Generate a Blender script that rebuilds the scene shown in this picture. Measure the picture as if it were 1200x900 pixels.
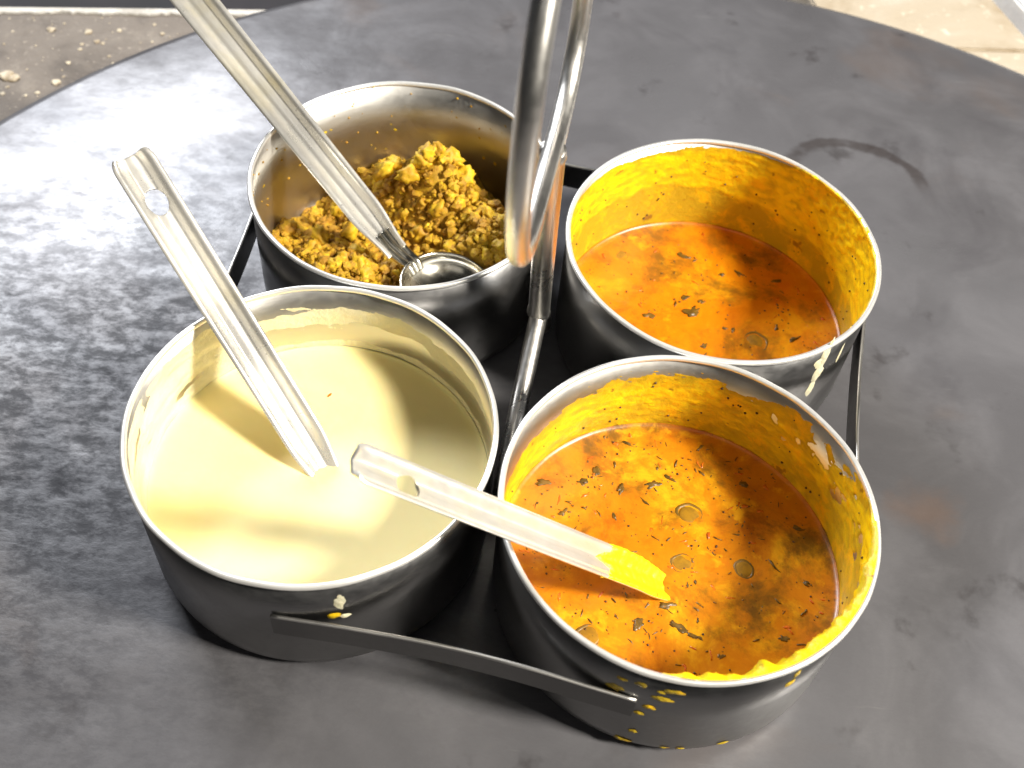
import bpy, bmesh, math, random
from mathutils import Vector, Matrix, noise
random.seed(7)
for o in list(bpy.data.objects): bpy.data.objects.remove(o)
SC = bpy.context.scene
COL = SC.collection
MM = 0.001
R = math.radians

# ---------------------------------------------------------------- camera
cam_d = bpy.data.cameras.new('camera'); cam = bpy.data.objects.new('camera', cam_d); COL.objects.link(cam)
RT = Vector((0.99489917, 0.07928282, 0.06236892)); UP = Vector((-0.10087442, 0.78194665, 0.61512909)); FW = Vector((0, 0.61828284, -0.78595568))
CAM = Vector((0, -236.8536661, 322.05288272)); FPX = 1288.29
m = Matrix((RT, UP, -FW)).transposed().to_4x4(); m.translation = CAM * MM
cam.matrix_world = m
cam_d.sensor_fit = 'HORIZONTAL'; cam_d.sensor_width = 36; cam_d.lens = 36 * FPX / 1200
cam_d.clip_start = 0.005; cam_d.clip_end = 50
cam_d.dof.use_dof = True; cam_d.dof.focus_distance = 0.352; cam_d.dof.aperture_fstop = 15
SC.camera = cam

# ---------------------------------------------------------------- world and lamps
w = bpy.data.worlds.new('World'); SC.world = w; w.use_nodes = True
w.node_tree.nodes['Background'].inputs[0].default_value = (0.92, 0.95, 1, 1)
w.node_tree.nodes['Background'].inputs[1].default_value = 0.022
def lamp(name, direction, dist, sx, sy, power, colour, target=(0, 0, 20)):
    d = bpy.data.lights.new(name, 'AREA'); d.shape = 'RECTANGLE'; d.size = sx; d.size_y = sy; d.energy = power; d.color = colour
    o = bpy.data.objects.new(name, d); COL.objects.link(o)
    v = Vector(direction).normalized()
    o.location = Vector(target) * MM + v * dist
    o.rotation_euler = v.to_track_quat('Z', 'Y').to_euler()
    return o
lamp('kitchen_lamp_right', (1.0, -0.36, 1.0), 1.5, 0.19, 0.30, 58, (1.0, 0.95, 0.86))
lamp('kitchen_lamp_back', (-0.78, 1.08, 0.90), 1.7, 0.70, 0.24, 38, (0.91, 0.94, 1.0))
lamp('overhead_fill', (-0.1, -0.62, 1.0), 1.9, 1.2, 0.7, 1.6, (1.0, 0.97, 0.93))  # added weak overhead fill that brightens the ladles and rims
SC.view_settings.view_transform = 'Standard'; SC.view_settings.look = 'None'; SC.view_settings.gamma = 1
SC.view_settings.exposure = 0.0
SC.view_settings.use_curve_mapping = False
SC.render.engine = 'CYCLES'
SC.render.resolution_x = 1024; SC.render.resolution_y = 768

# ---------------------------------------------------------------- helpers
def tag(o, label=None, cat=None, group=None, kind=None):
    if label: o['label'] = label
    if cat: o['category'] = cat
    if group: o['group'] = group
    if kind: o['kind'] = kind
    return o
ORG = {}
def empty(name, loc):
    o = bpy.data.objects.new(name, None); COL.objects.link(o); o.location = Vector(loc) * MM
    o.empty_display_size = 0.02
    ORG[o.name] = Vector(loc); return o
def obj(name, verts, faces, mat, parent=None, smooth=True, origin=None):
    """verts in world millimetres"""
    if parent: org = ORG[parent.name]
    else: org = Vector(origin) if origin else Vector((0, 0, 0))
    me = bpy.data.meshes.new(name)
    me.from_pydata([tuple((Vector(v) - org) * MM) for v in verts], [], faces)
    me.update()
    if smooth: me.polygons.foreach_set('use_smooth', [True] * len(me.polygons))
    me.materials.append(mat)
    o = bpy.data.objects.new(name, me); COL.objects.link(o)
    if parent: o.parent = parent
    else: o.location = org * MM
    ORG[o.name] = org
    return o
def ray(px, py):
    return FW + RT * ((px - 600) / FPX) + UP * ((450 - py) / FPX)
def onz(px, py, z):
    d = ray(px, py); return CAM + d * ((z - CAM.z) / d.z)
def smooth(a, b, x):
    t = min(1, max(0, (x - a) / (b - a))); return t * t * (3 - 2 * t)
def nz(x, y, z=0): return noise.noise(Vector((x, y, z)))
def fbm(x, y, z=0, o=4):
    s = 0; a = 1; t = 0
    for i in range(o): s += a * noise.noise(Vector((x, y, z))); t += a; x *= 2.1; y *= 2.1; z *= 2.1; a *= .5
    return s / t * 1.6
def interp(tab, x):
    if x <= tab[0][0]: return tab[0][1]
    for (a, va), (b, vb) in zip(tab, tab[1:]):
        if x <= b: return va + (vb - va) * (x - a) / (b - a)
    return tab[-1][1]
def lathe(profile, c, n=128, z0=0):
    vs = []; fs = []
    for (r, z) in profile:
        for i in range(n):
            a = 2 * math.pi * i / n; vs.append((c[0] + r * math.cos(a), c[1] + r * math.sin(a), z0 + z))
    for k in range(len(profile) - 1):
        for i in range(n):
            j = (i + 1) % n
            fs.append((k * n + i, k * n + j, (k + 1) * n + j, (k + 1) * n + i))
    return vs, fs
def tube(path, rad, n=16, closed=False, squash=None):
    P = [Vector(p) for p in path]; vs = []; fs = []; N = len(P)
    ref = None
    for i in range(N):
        a = P[(i - 1) % N] if (closed or i > 0) else P[i]
        b = P[(i + 1) % N] if (closed or i < N - 1) else P[i]
        t = (b - a).normalized()
        if ref is None:
            ref = Vector((1, 0, 0)) if abs(t.x) < .8 else Vector((0, 1, 0))
        s = (ref - t * ref.dot(t)).normalized(); q = t.cross(s); ref = s
        r = rad(i / (N - 1)) if callable(rad) else rad
        for k in range(n):
            th = 2 * math.pi * k / n; vs.append(P[i] + s * (r * math.cos(th)) + q * (r * math.sin(th)))
    M = N if closed else N - 1
    for i in range(M):
        j = (i + 1) % N
        for k in range(n):
            l = (k + 1) % n; fs.append((i * n + k, i * n + l, j * n + l, j * n + k))
    if not closed:
        fs.append(tuple(reversed(range(n)))); fs.append(tuple((N - 1) * n + k for k in range(n)))
    return vs, fs
def catmull(pts, closed, sub):
    P = [Vector(p) for p in pts]; N = len(P); out = []
    for i in range(N if closed else N - 1):
        g = lambda k: P[k % N] if closed else P[min(max(k, 0), N - 1)]
        a, b, c, d = g(i - 1), g(i), g(i + 1), g(i + 2)
        for s in range(sub):
            t = s / sub
            out.append(.5 * ((2 * b) + (c - a) * t + (2 * a - 5 * b + 4 * c - d) * t * t + (3 * b - a - 3 * c + d) * t ** 3))
    if not closed: out.append(P[-1])
    return out

# ---------------------------------------------------------------- materials
def newmat(name):
    mt = bpy.data.materials.new(name); mt.use_nodes = True; nt = mt.node_tree
    for n_ in list(nt.nodes): nt.nodes.remove(n_)
    out = nt.nodes.new('ShaderNodeOutputMaterial'); b = nt.nodes.new('ShaderNodeBsdfPrincipled'); nt.links.new(b.outputs[0], out.inputs[0])
    return mt, nt, b
class G:
    """tiny node helper"""
    def __init__(s, nt): s.nt = nt; s.tc = nt.nodes.new('ShaderNodeTexCoord')
    def link(s, a, b): s.nt.links.new(a, b)
    def put(s, sock, v):
        if hasattr(v, 'is_linked') or isinstance(v, bpy.types.NodeSocket): s.nt.links.new(v, sock)
        else: sock.default_value = v
    def noise(s, vec, scale, detail=4, rough=.55, dist=0):
        n = s.nt.nodes.new('ShaderNodeTexNoise'); s.link(vec, n.inputs['Vector']); n.inputs['Scale'].default_value = scale
        n.inputs['Detail'].default_value = detail; n.inputs['Roughness'].default_value = rough; n.inputs['Distortion'].default_value = dist
        return n.outputs['Fac']
    def voro(s, vec, scale, feature='F1'):
        n = s.nt.nodes.new('ShaderNodeTexVoronoi'); n.feature = feature; s.link(vec, n.inputs['Vector']); n.inputs['Scale'].default_value = scale
        return n.outputs['Distance']
    def ramp(s, fac, stops, mode='EASE'):
        n = s.nt.nodes.new('ShaderNodeValToRGB'); n.color_ramp.interpolation = mode; e = n.color_ramp.elements
        while len(e) < len(stops): e.new(0.5)
        for k, (p, c) in enumerate(stops):
            e[k].position = p; e[k].color = (c, c, c, 1) if not hasattr(c, '__len__') else (*c, 1)
        s.link(fac, n.inputs[0]); return n.outputs[0]
    def mix(s, fac, a, b, mode='MIX'):
        n = s.nt.nodes.new('ShaderNodeMix'); n.data_type = 'RGBA'; n.blend_type = mode
        s.put(n.inputs[0], fac)
        for sk, v in ((n.inputs[6], a), (n.inputs[7], b)):
            if isinstance(v, tuple): sk.default_value = (*v, 1) if len(v) == 3 else v
            else: s.link(v, sk)
        return n.outputs[2]
    def math(s, op, a, b=0.0, c=0.0, clamp=False):
        n = s.nt.nodes.new('ShaderNodeMath'); n.operation = op; n.use_clamp = clamp
        s.put(n.inputs[0], a); s.put(n.inputs[1], b); s.put(n.inputs[2], c)
        return n.outputs[0]
    def scale(s, vec, sc, loc=(0, 0, 0)):
        n = s.nt.nodes.new('ShaderNodeMapping'); s.link(vec, n.inputs[0]); n.inputs['Scale'].default_value = sc; n.inputs['Location'].default_value = loc
        return n.outputs[0]
    def bump(s, h, strength, dist=0.001, normal=None):
        n = s.nt.nodes.new('ShaderNodeBump'); s.link(h, n.inputs['Height']); n.inputs['Strength'].default_value = strength; n.inputs['Distance'].default_value = dist
        if normal: s.link(normal, n.inputs['Normal'])
        return n.outputs[0]
    def attr(s, name):
        n = s.nt.nodes.new('ShaderNodeAttribute'); n.attribute_name = name; return n.outputs['Fac']
    def sep(s, vec):
        n = s.nt.nodes.new('ShaderNodeSeparateXYZ'); s.link(vec, n.inputs[0]); return n.outputs

def steel_mat(name, base, rlo, rhi, lathe_marks=True, film=None):
    mt, nt, b = newmat(name); g = G(nt); o = g.tc.outputs['Object']
    smudge = g.noise(o, 24, 4, .5, .3); fine = g.noise(o, 420, 3)
    b.inputs['Metallic'].default_value = 1
    tone = g.ramp(smudge, [(.3, tuple(c * .88 for c in base)), (.7, base)])
    if film:                                   # dried greasy film on the steel
        f = g.ramp(g.noise(o, 24, 4, .6, .6), [(.48, 0.0), (.66, .7)])
        tone = g.mix(f, tone, film)
    g.link(tone, b.inputs['Base Color'])
    r = g.ramp(g.math('ADD', g.math('MULTIPLY', smudge, .75), g.math('MULTIPLY', fine, .25)), [(.35, rlo), (.65, rhi)])
    g.link(r, b.inputs['Roughness'])
    if lathe_marks:
        h = g.noise(g.scale(o, (3, 3, 2200)), 1.0, 2, .6)
        g.link(g.bump(h, .10, .0003), b.inputs['Normal'])
        b.inputs['Anisotropic'].default_value = .35
    else:
        h = g.noise(o, 160, 4, .6)
        g.link(g.bump(h, .10, .0006), b.inputs['Normal'])
    return mt
M_STEEL = steel_mat('brushed_steel', (.60, .58, .54), .36, .48)
M_OUTER = steel_mat('shaded_outer_steel', (.27, .265, .26), .32, .50)  # darker copy of the cup steel; dark reflections and shade put into its colour
M_RIM = steel_mat('rim_steel', (.88, .86, .81), .30, .42, False); M_RIM.node_tree.nodes['Principled BSDF'].inputs['Metallic'].default_value = .6
M_ROD = steel_mat('rod_steel', (.88, .85, .79), .26, .40, False)
M_STRIP = steel_mat('strip_steel', (.17, .165, .16), .28, .45, False)
M_LADLE = steel_mat('ladle_steel', (.88, .85, .78), .26, .40, False, (.80, .73, .52)); M_LADLE.node_tree.nodes['Principled BSDF'].inputs['Metallic'].default_value = .70
M_BOWL = steel_mat('bowl_steel', (.62, .58, .48), .16, .28, False)
# griddle
def griddle_mat():
    mt, nt, b = newmat('seasoned_griddle_steel'); g = G(nt); o = g.tc.outputs['Object']
    big = g.noise(o, 6, 5, .55, .4); mid = g.noise(o, 22, 6, .6, .6); small = g.noise(g.scale(o, (1, 1.7, 1)), 105, 6, .74, .15)
    col = g.ramp(big, [(.30, (0.0867, 0.0836, 0.0869)), (.70, (0.1238, 0.1212, 0.1270))])
    col = g.mix(g.ramp(mid, [(.40, .0), (.70, .6)]), col, (0.1403, 0.1362, 0.1420))
    col = g.mix(g.ramp(g.noise(g.scale(o, (1, 1, 1), (2, 5, 0)), 15, 5, .6, .6), [(.52, 0.0), (.70, .55)]), col, (0.0701, 0.0668, 0.0710))
    col = g.mix(g.ramp(g.noise(o, 11, 4, .6, .7), [(.56, 0.0), (.74, .45)]), col, (0.1238, 0.0961, 0.0815))       # rusty brown clouds
    # left part: burnt, coarse, mottled seasoning
    x, y, z = g.sep(o)
    c2 = onz(70, 500, 0); sx = g.math('SUBTRACT', x, (c2.x - TAVA[0]) * MM); sy = g.math('SUBTRACT', y, (c2.y - TAVA[1]) * MM)
    sr = g.math('SQRT', g.math('ADD', g.math('MULTIPLY', sx, sx), g.math('MULTIPLY', sy, sy)))
    sr = g.math('ADD', sr, g.math('MULTIPLY', g.math('SUBTRACT', g.noise(o, 14, 5, .65, .5), .5), .12))
    side = g.ramp(g.math('MULTIPLY', sr, 5.0), [(.10, 1.0), (.85, 0.0)])
    mott = g.ramp(small, [(.38, .0), (.64, 1.0)])
    col = g.mix(g.math('MULTIPLY', side, g.math('SUBTRACT', .85, g.math('MULTIPLY', mott, .6))), col, (0.0149, 0.0146, 0.0176))
    spots = g.math('MULTIPLY', g.ramp(g.noise(g.scale(o, (1, 1, 1), (4, 8, 0)), 30, 5, .62, .15), [(.60, 0.0), (.72, .55)]), g.math('SUBTRACT', 1.0, side))
    col = g.mix(spots, col, (0.0298, 0.0251, 0.0245))
    scr = g.ramp(g.noise(g.scale(o, (30, 420, 1)), 1.0, 3, .6, .2), [(.66, 0.0), (.74, .35)])
    col = g.mix(g.math('MULTIPLY', scr, g.ramp(g.noise(o, 9, 3), [(.45, 0.0), (.6, 1.0)])), col, (0.2048, 0.1984, 0.1920))
    # dried ring mark left by a cup
    c0 = onz(1002, 226, 0); dx = g.math('SUBTRACT', x, (c0.x - TAVA[0]) * MM); dy = g.math('SUBTRACT', y, (c0.y - TAVA[1]) * MM)
    rr = g.math('SQRT', g.math('ADD', g.math('MULTIPLY', dx, dx), g.math('MULTIPLY', dy, dy)))
    rr = g.math('ADD', rr, g.math('MULTIPLY', g.math('SUBTRACT', g.noise(o, 45, 4), .5), .014))
    ring = g.ramp(g.math('MULTIPLY', g.math('ABSOLUTE', g.math('SUBTRACT', rr, .0335)), 100.0), [(.16, 1.0), (.44, 0.0)])
    ang = g.ramp(g.math('MULTIPLY', dy, 30.0), [(.05, 0.0), (.45, 1.0)])
    gap = g.ramp(g.noise(o, 42, 3), [(.36, .15), (.52, 1.0)])
    ring = g.math('MULTIPLY', g.math('MULTIPLY', ring, ang), gap)
    col = g.mix(g.math('MULTIPLY', ring, .7), col, (0.0223, 0.0151, 0.0128))
    # rust blush
    c1 = onz(1085, 600, 0); ex = g.math('SUBTRACT', x, (c1.x - TAVA[0]) * MM); ey = g.math('SUBTRACT', y, (c1.y - TAVA[1]) * MM)
    er = g.math('SQRT', g.math('ADD', g.math('MULTIPLY', ex, ex), g.math('MULTIPLY', ey, ey)))
    er = g.math('ADD', er, g.math('MULTIPLY', g.math('SUBTRACT', g.noise(o, 60, 4), .5), .03))
    col = g.mix(g.ramp(g.math('MULTIPLY', er, 30.0), [(.05, .35), (.5, 0.0)]), col, (0.1651, 0.0961, 0.0577))
    g.link(col, b.inputs['Base Color'])
    b.inputs['Metallic'].default_value = .15
    rough = g.ramp(mid, [(.3, .27), (.7, .37)])
    rough = g.mix(side, rough, g.ramp(small, [(.38, .56), (.68, .40)]))
    rough = g.mix(ring, rough, (.55, .55, .55))
    g.link(rough, b.inputs['Roughness'])
    film = g.ramp(g.noise(g.scale(o, (1.0, 1.6, 1), (6, 1, 0)), 20, 7, .70, .35), [(.34, .22), (.50, .58), (.68, 1.0)])
    film = g.math('MULTIPLY', film, g.ramp(small, [(.34, .55), (.62, 1.0)]))
    g.link(film, b.inputs['Specular IOR Level'])
    hh = g.math('ADD', g.math('MULTIPLY', small, g.math('ADD', .12, g.math('MULTIPLY', side, .38))), g.math('MULTIPLY', g.noise(o, 330, 3), .06))
    g.link(g.bump(hh, .35, .0011), b.inputs['Normal'])
    return mt
TAVA = (57.49, -42.54); TR = 343.55
M_TAVA = griddle_mat()

def stone_mat(name, c0, c1, c2, sc=30, rough=.8, edge_y=None):
    mt, nt, b = newmat(name); g = G(nt); o = g.tc.outputs['Object']
    col = g.ramp(g.noise(o, sc, 6, .65, .4), [(.3, c0), (.52, c1), (.75, c2)])
    col = g.mix(g.ramp(g.noise(o, sc * 9, 3, .6), [(.60, 0.0), (.72, .55)]), col, tuple(min(1, c * 1.7) for c in c2))
    if edge_y:
        x, y, z = g.sep(o)
        yy = g.math('ADD', y, g.math('MULTIPLY', g.math('SUBTRACT', g.noise(o, 90, 4), .5), .006))
        col = g.mix(g.ramp(g.math('MULTIPLY', g.math('SUBTRACT', yy, edge_y - .010), 100.0), [(.55, 0.0), (.75, .95)]), col, (.80, .78, .74))
    g.link(col, b.inputs['Base Color']); b.inputs['Roughness'].default_value = rough
    g.link(g.bump(g.noise(o, sc * 4, 6, .7), .6, .002), b.inputs['Normal'])
    return mt

def sauce_mat(name, cols, rough=.18, flecks=True, sss=.12):
    """cols: deep, body, bright, cloud"""
    mt, nt, b = newmat(name); g = G(nt); o = g.tc.outputs['Object']
    n1 = g.noise(o, 48, 8, .72, .3)
    col = g.ramp(n1, [(.32, cols[0]), (.50, cols[1]), (.68, cols[2])])
    if flecks:
        cl = g.ramp(g.noise(g.scale(o, (1, 1, 1), (3.1, 1.7, 0)), 34, 7, .70, .25), [(.48, 0.0), (.66, .88)])
        col = g.mix(cl, col, cols[3])
        oil = g.ramp(g.noise(g.scale(o, (1, 1, 1), (7.1, 4.7, 0)), 110, 4, .6, .3), [(.60, 0.0), (.72, .8)])
        col = g.mix(oil, col, cols[2])
        red = g.ramp(g.noise(g.scale(o, (1, 1, 1), (1.3, 9.7, 0)), 85, 3, .5, .3), [(.64, 0.0), (.76, .5)])
        col = g.mix(red, col, (.58, .12, .006))
        ps = g.ramp(g.voro(o, 520), [(.08, .75), (.20, 0.0)])
        gate = g.ramp(g.noise(o, 130, 2), [(.52, 0.0), (.60, 1.0)])
        col = g.mix(g.math('MULTIPLY', ps, gate), col, (.10, .035, .006))
    g.link(col, b.inputs['Base Color'])
    b.inputs['Roughness'].default_value = rough
    b.inputs['Subsurface Weight'].default_value = sss; b.inputs['Subsurface Radius'].default_value = (.004, .002, .0006); b.inputs['Subsurface Scale'].default_value = 1
    h = g.math('ADD', g.math('MULTIPLY', g.noise(o, 55, 3), .6), g.math('MULTIPLY', g.noise(o, 320, 3), .25 if flecks else .04))
    g.link(g.bump(h, .25 if flecks else .10, .0012), b.inputs['Normal'])
    return mt
M_SAMBAR = sauce_mat('sambar', ((.40, .105, .002), (.57, .195, .003), (.76, .37, .007), (.110, .055, .005)), .34)
M_SAMBAR2 = sauce_mat('sambar_red', ((.52, .135, .002), (.64, .200, .002), (.76, .33, .005), (.17, .075, .006)), .34)
M_CHUT = sauce_mat('coconut_chutney', ((.89, .755, .345), (.90, .765, .36), (.91, .785, .39), (.8, .7, .4)), .62, False, .25)

def residue_mat(name, thin, thick, lump, speck):
    mt, nt, b = newmat(name); g = G(nt); o = g.tc.outputs['Object']
    t = g.attr('thick')
    col = g.mix(g.ramp(t, [(.12, 0.0), (.55, 1.0)]), thin, thick)
    col = g.mix(g.ramp(g.noise(o, 120, 5, .65, .4), [(.46, 0.0), (.68, .8)]), col, lump)
    if speck:
        col = g.mix(g.ramp(g.noise(g.scale(o, (1, 1, 1), (5, 2, 0)), 190, 3, .5), [(.66, 0.0), (.74, .8)]), col, speck)
    g.link(col, b.inputs['Base Color']); b.inputs['Roughness'].default_value = .42
    b.inputs['Subsurface Weight'].default_value = .1; b.inputs['Subsurface Radius'].default_value = (.003, .0015, .0004); b.inputs['Subsurface Scale'].default_value = 1
    g.link(g.bump(g.noise(o, 420, 4, .65), .5, .0008), b.inputs['Normal'])
    return mt
M_RES = residue_mat('turmeric_sauce_residue', (.46, .31, .010), (.90, .64, .004), (.85, .48, .004), (.22, .09, .006))
M_RESC = residue_mat('chutney_residue', (.66, .61, .42), (.80, .74, .50), (.76, .68, .42), None)

def crumb_mat():
    mt, nt, b = newmat('lentil_crumb'); g = G(nt); o = g.tc.outputs['Object']
    rnd = nt.nodes.new('ShaderNodeObjectInfo').outputs['Random']
    n1 = g.math('ADD', g.math('MULTIPLY', g.noise(o, 130, 4, .6), .75), g.math('MULTIPLY', rnd, .28))
    col = g.ramp(n1, [(.30, (.36, .185, .006)), (.46, (.56, .34, .008)), (.62, (.72, .48, .014)), (.80, (.60, .27, .020))])
    col = g.mix(g.ramp(g.noise(o, 700, 3), [(.35, .55), (.6, 0.0)]), col, (.40, .17, .008))
    g.link(col, b.inputs['Base Color']); b.inputs['Roughness'].default_value = .62
    g.link(g.bump(g.noise(o, 900, 4, .7), .7, .0008), b.inputs['Normal'])
    return mt
M_CRUMB = crumb_mat()
def plain(name, c, rough=.5, c2=None, sc=120):
    mt, nt, b = newmat(name); g = G(nt); o = g.tc.outputs['Object']
    g.link(g.ramp(g.noise(o, sc, 4), [(.35, c), (.65, c2 or tuple(v * .7 for v in c))]), b.inputs['Base Color'])
    b.inputs['Roughness'].default_value = rough
    return mt
M_LEAF = plain('cooked_curry_leaf', (.075, .045, .008), .40, (.16, .085, .010), 300)
M_SEED = plain('mustard_seed', (.045, .018, .008), .3, (.08, .03, .012))
M_CHIL = plain('cooked_chilli_slice', (.20, .105, .008), .45, (.13, .075, .008))
M_CHILC = plain('cooked_chilli_flesh', (.33, .165, .008), .40, (.24, .12, .008), 400)
M_RED = plain('tomato_shred', (.52, .10, .010), .25, (.60, .16, .012))

# ---------------------------------------------------------------- setting
def disc_plate(name, c, r, z, th, mat, n=256, bevel=2.5):
    prof = [(0.01, z), (r * .3, z), (r * .7, z), (r - bevel * 2, z), (r - bevel * .6, z - bevel * .25), (r, z - bevel), (r, z - th), (r * .5, z - th), (.01, z - th)]
    vs, fs = lathe(prof, c, n)
    return obj(name, vs, fs, mat, origin=(c[0], c[1], z))
tava = disc_plate('griddle_plate', TAVA, TR, 0, 10, M_TAVA)
tag(tava, 'large round dark steel griddle plate that all four cups stand on', 'griddle', kind='structure')

def slab(name, corners, ztop, th, mat, bevel=1.5, kind='structure'):
    bm = bmesh.new()
    c = Vector((sum(p[0] for p in corners) / len(corners), sum(p[1] for p in corners) / len(corners), ztop))
    top = [bm.verts.new(((p[0] - c.x) * MM, (p[1] - c.y) * MM, 0)) for p in corners]
    f = bm.faces.new(top)
    if f.normal.z < 0: f.normal_flip()
    ex = bmesh.ops.extrude_face_region(bm, geom=[f])
    for v in [e for e in ex['geom'] if isinstance(e, bmesh.types.BMVert)]: v.co.z -= th * MM
    bmesh.ops.recalc_face_normals(bm, faces=bm.faces)
    bmesh.ops.bevel(bm, geom=list(bm.edges), offset=bevel * MM, segments=2, affect='EDGES')
    me = bpy.data.meshes.new(name); bm.to_mesh(me); bm.free(); me.materials.append(mat)
    o = bpy.data.objects.new(name, me); COL.objects.link(o); o.location = c * MM
    ORG[o.name] = c
    o['kind'] = kind
    return o
ZL = -14
pA = onz(-40, 11, ZL); pB = onz(330, 15, ZL)
dAB = (pB - pA).normalized(); nAB = Vector((-dAB.y, dAB.x, 0))
q = [pA - dAB * 260, pB + dAB * 60, pB + dAB * 60 - nAB * 150, pA - dAB * 260 - nAB * 420]
cy = sum(p.y for p in q) / 4
M_LEDGE = stone_mat('worn_cement', (.10, .082, .066), (.165, .138, .112), (.25, .215, .175), 34, .8)
ledge = slab('counter_ledge', [(p.x, p.y) for p in q], ZL, 40, M_LEDGE, 2.5)
M_LIME = stone_mat('chipped_lime_edge', (.36, .33, .28), (.55, .52, .47), (.66, .64, .60), 60, .8)
# chipped pale lip along the back edge of the ledge
vs = []; fs = []; N = 160
for i in range(N + 1):
    p = pA - dAB * 200 + dAB * (i / N) * ((pB - pA).length + 255)
    wd = 3.2 + 2.2 * fbm(i * .13, 3, 1) + 1.2 * nz(i * .9, 0)
    for (k, zz) in ((.8, -4), (.8, .8), (0, 1.6), (-max(.6, wd), 1.1), (-max(.6, wd) - .4, -1)):
        pp = p + nAB * k; vs.append((pp.x, pp.y, ZL + zz))
    if i:
        for k in range(4): a = (i - 1) * 5 + k; fs.append((a, a + 1, a + 6, a + 5))
lip = obj('edge_lip', vs, fs, M_LIME, ledge, False)

M_MARB = stone_mat('cream_marble', (.30, .23, .145), (.42, .355, .265), (.50, .45, .37), 14, .45)
m0 = onz(950, -2, ZL); m1 = onz(959, 16, ZL); e = (m1 - m0).normalized()
j0 = onz(1096, 56, ZL); j1 = onz(1200, 59, ZL); je = (j1 - j0).normalized()
s0 = onz(1165, 0, ZL); s1 = onz(1200, 40, ZL); se = (s1 - s0).normalized()
def isect(p, d, q_, e_):
    den = d.x * e_.y - d.y * e_.x; t = ((q_.x - p.x) * e_.y - (q_.y - p.y) * e_.x) / den; return p + d * t
xa = isect(m0, e, j0, je); xb = isect(j0, je, s0, se)
far = 160
slabA = slab('marble_slab', [(v.x, v.y) for v in (xa, xb, s0 - se * far, m0 - e * far)], ZL, 30, M_MARB, 1.2)
perp = Vector((je.y, -je.x, 0)) * .9
slabB = slab('marble_slab', [(v.x, v.y) for v in (xa + perp - e * 0, xb + perp, xb + se * 260 + je * 30 + perp, xa + e * 200 + perp)], ZL - .4, 30, M_MARB, 1.0)
off = Vector((se.y, -se.x, 0)) 
if off.x < 0: off = -off
M_WHITE = stone_mat('white_tile', (.74, .73, .70), (.80, .79, .77), (.84, .83, .82), 10, .35)
slabC = slab('white_tile', [(v.x, v.y) for v in (s0 - se * far + off * 6, s1 + se * 150 + off * 6, s1 + se * 150 + off * 140, s0 - se * far + off * 140)], ZL + 6, 36, M_WHITE, 1.5)
M_DARK = plain('dark_floor', (.010, .009, .010), .8, (.020, .016, .018), 8)  # near-black colour for the ground and the stove ring
fl = obj('floor', [(-1500, -1500, -260), (1500, -1500, -260), (1500, 1500, -260), (-1500, 1500, -260)], [(0, 1, 2, 3)], M_DARK, smooth=False)
tag(fl, kind='structure')
# stove frame that carries the griddle (its dark rim shows past the back of the plate)
vs, fs = lathe([(TR - 60, -10.5), (TR - 12, -10.5), (TR - 12, -120), (TR - 60, -120), (TR - 60, -10.5)], TAVA, 96)
st = obj('stove_ring', vs, fs, M_DARK, origin=(TAVA[0], TAVA[1], -120)); tag(st, kind='structure')
# pale crumbs lying on the ledge
vs = []; fs = []
rc = random.Random(4)
def add_lump(vs, fs, c, r, seed, sub=1, flat=1.0, amp=.35):
    bm = bmesh.new(); bmesh.ops.create_icosphere(bm, subdivisions=sub, radius=1)
    b0 = len(vs); off = Vector((seed * 1.37, seed * 2.11, seed * .73))
    for v in bm.verts:
        k = 1 + amp * noise.noise(v.co * 1.3 + off) * 1.6 + amp * .5 * noise.noise(v.co * 3.1 + off)
        p = v.co * (r * k); vs.append((c[0] + p.x, c[1] + p.y, c[2] + p.z * flat))
    for f in bm.faces: fs.append(tuple(b0 + v.index for v in f.verts))
    bm.free()
for (px, py, r) in [(8, 90, 4.2), (16, 92, 3.2), (66, 97, 2.6), (80, 74, 1.5), (114, 49, 1.9), (120, 51, 1.3), (96, 52, 1.2), (94, 58, 1.3), (181, 29, 1.1), (104, 38, 2.2), (60, 35, 2.6), (128, 66, 1.1), (133, 75, 1.2), (3, 110, 1.5), (9, 102, 1.2), (30, 112, 1.1), (44, 109, 1.4), (74, 90, .9), (140, 36, 1.6), (190, 40, 1.5)]:
    p = onz(px, py, ZL); add_lump(vs, fs, (p.x, p.y, ZL + r * .12), r * .8, px, 2, .4)
for i in range(70):
    px = rc.uniform(0, 260); py = rc.uniform(16, 140)
    if py > 140 - px * .42: continue
    p = onz(px, py, ZL); r = rc.uniform(.25, .7); add_lump(vs, fs, (p.x, p.y, ZL + r * .3), r, i, 1, .5)
cr = obj('food_crumbs', vs, fs, plain('pale_crumb', (.62, .54, .40), .8, (.36, .29, .20), 260), smooth=False)
tag(cr, 'scattered pale food crumbs on the brown cement ledge', 'crumbs', kind='stuff')

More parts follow.
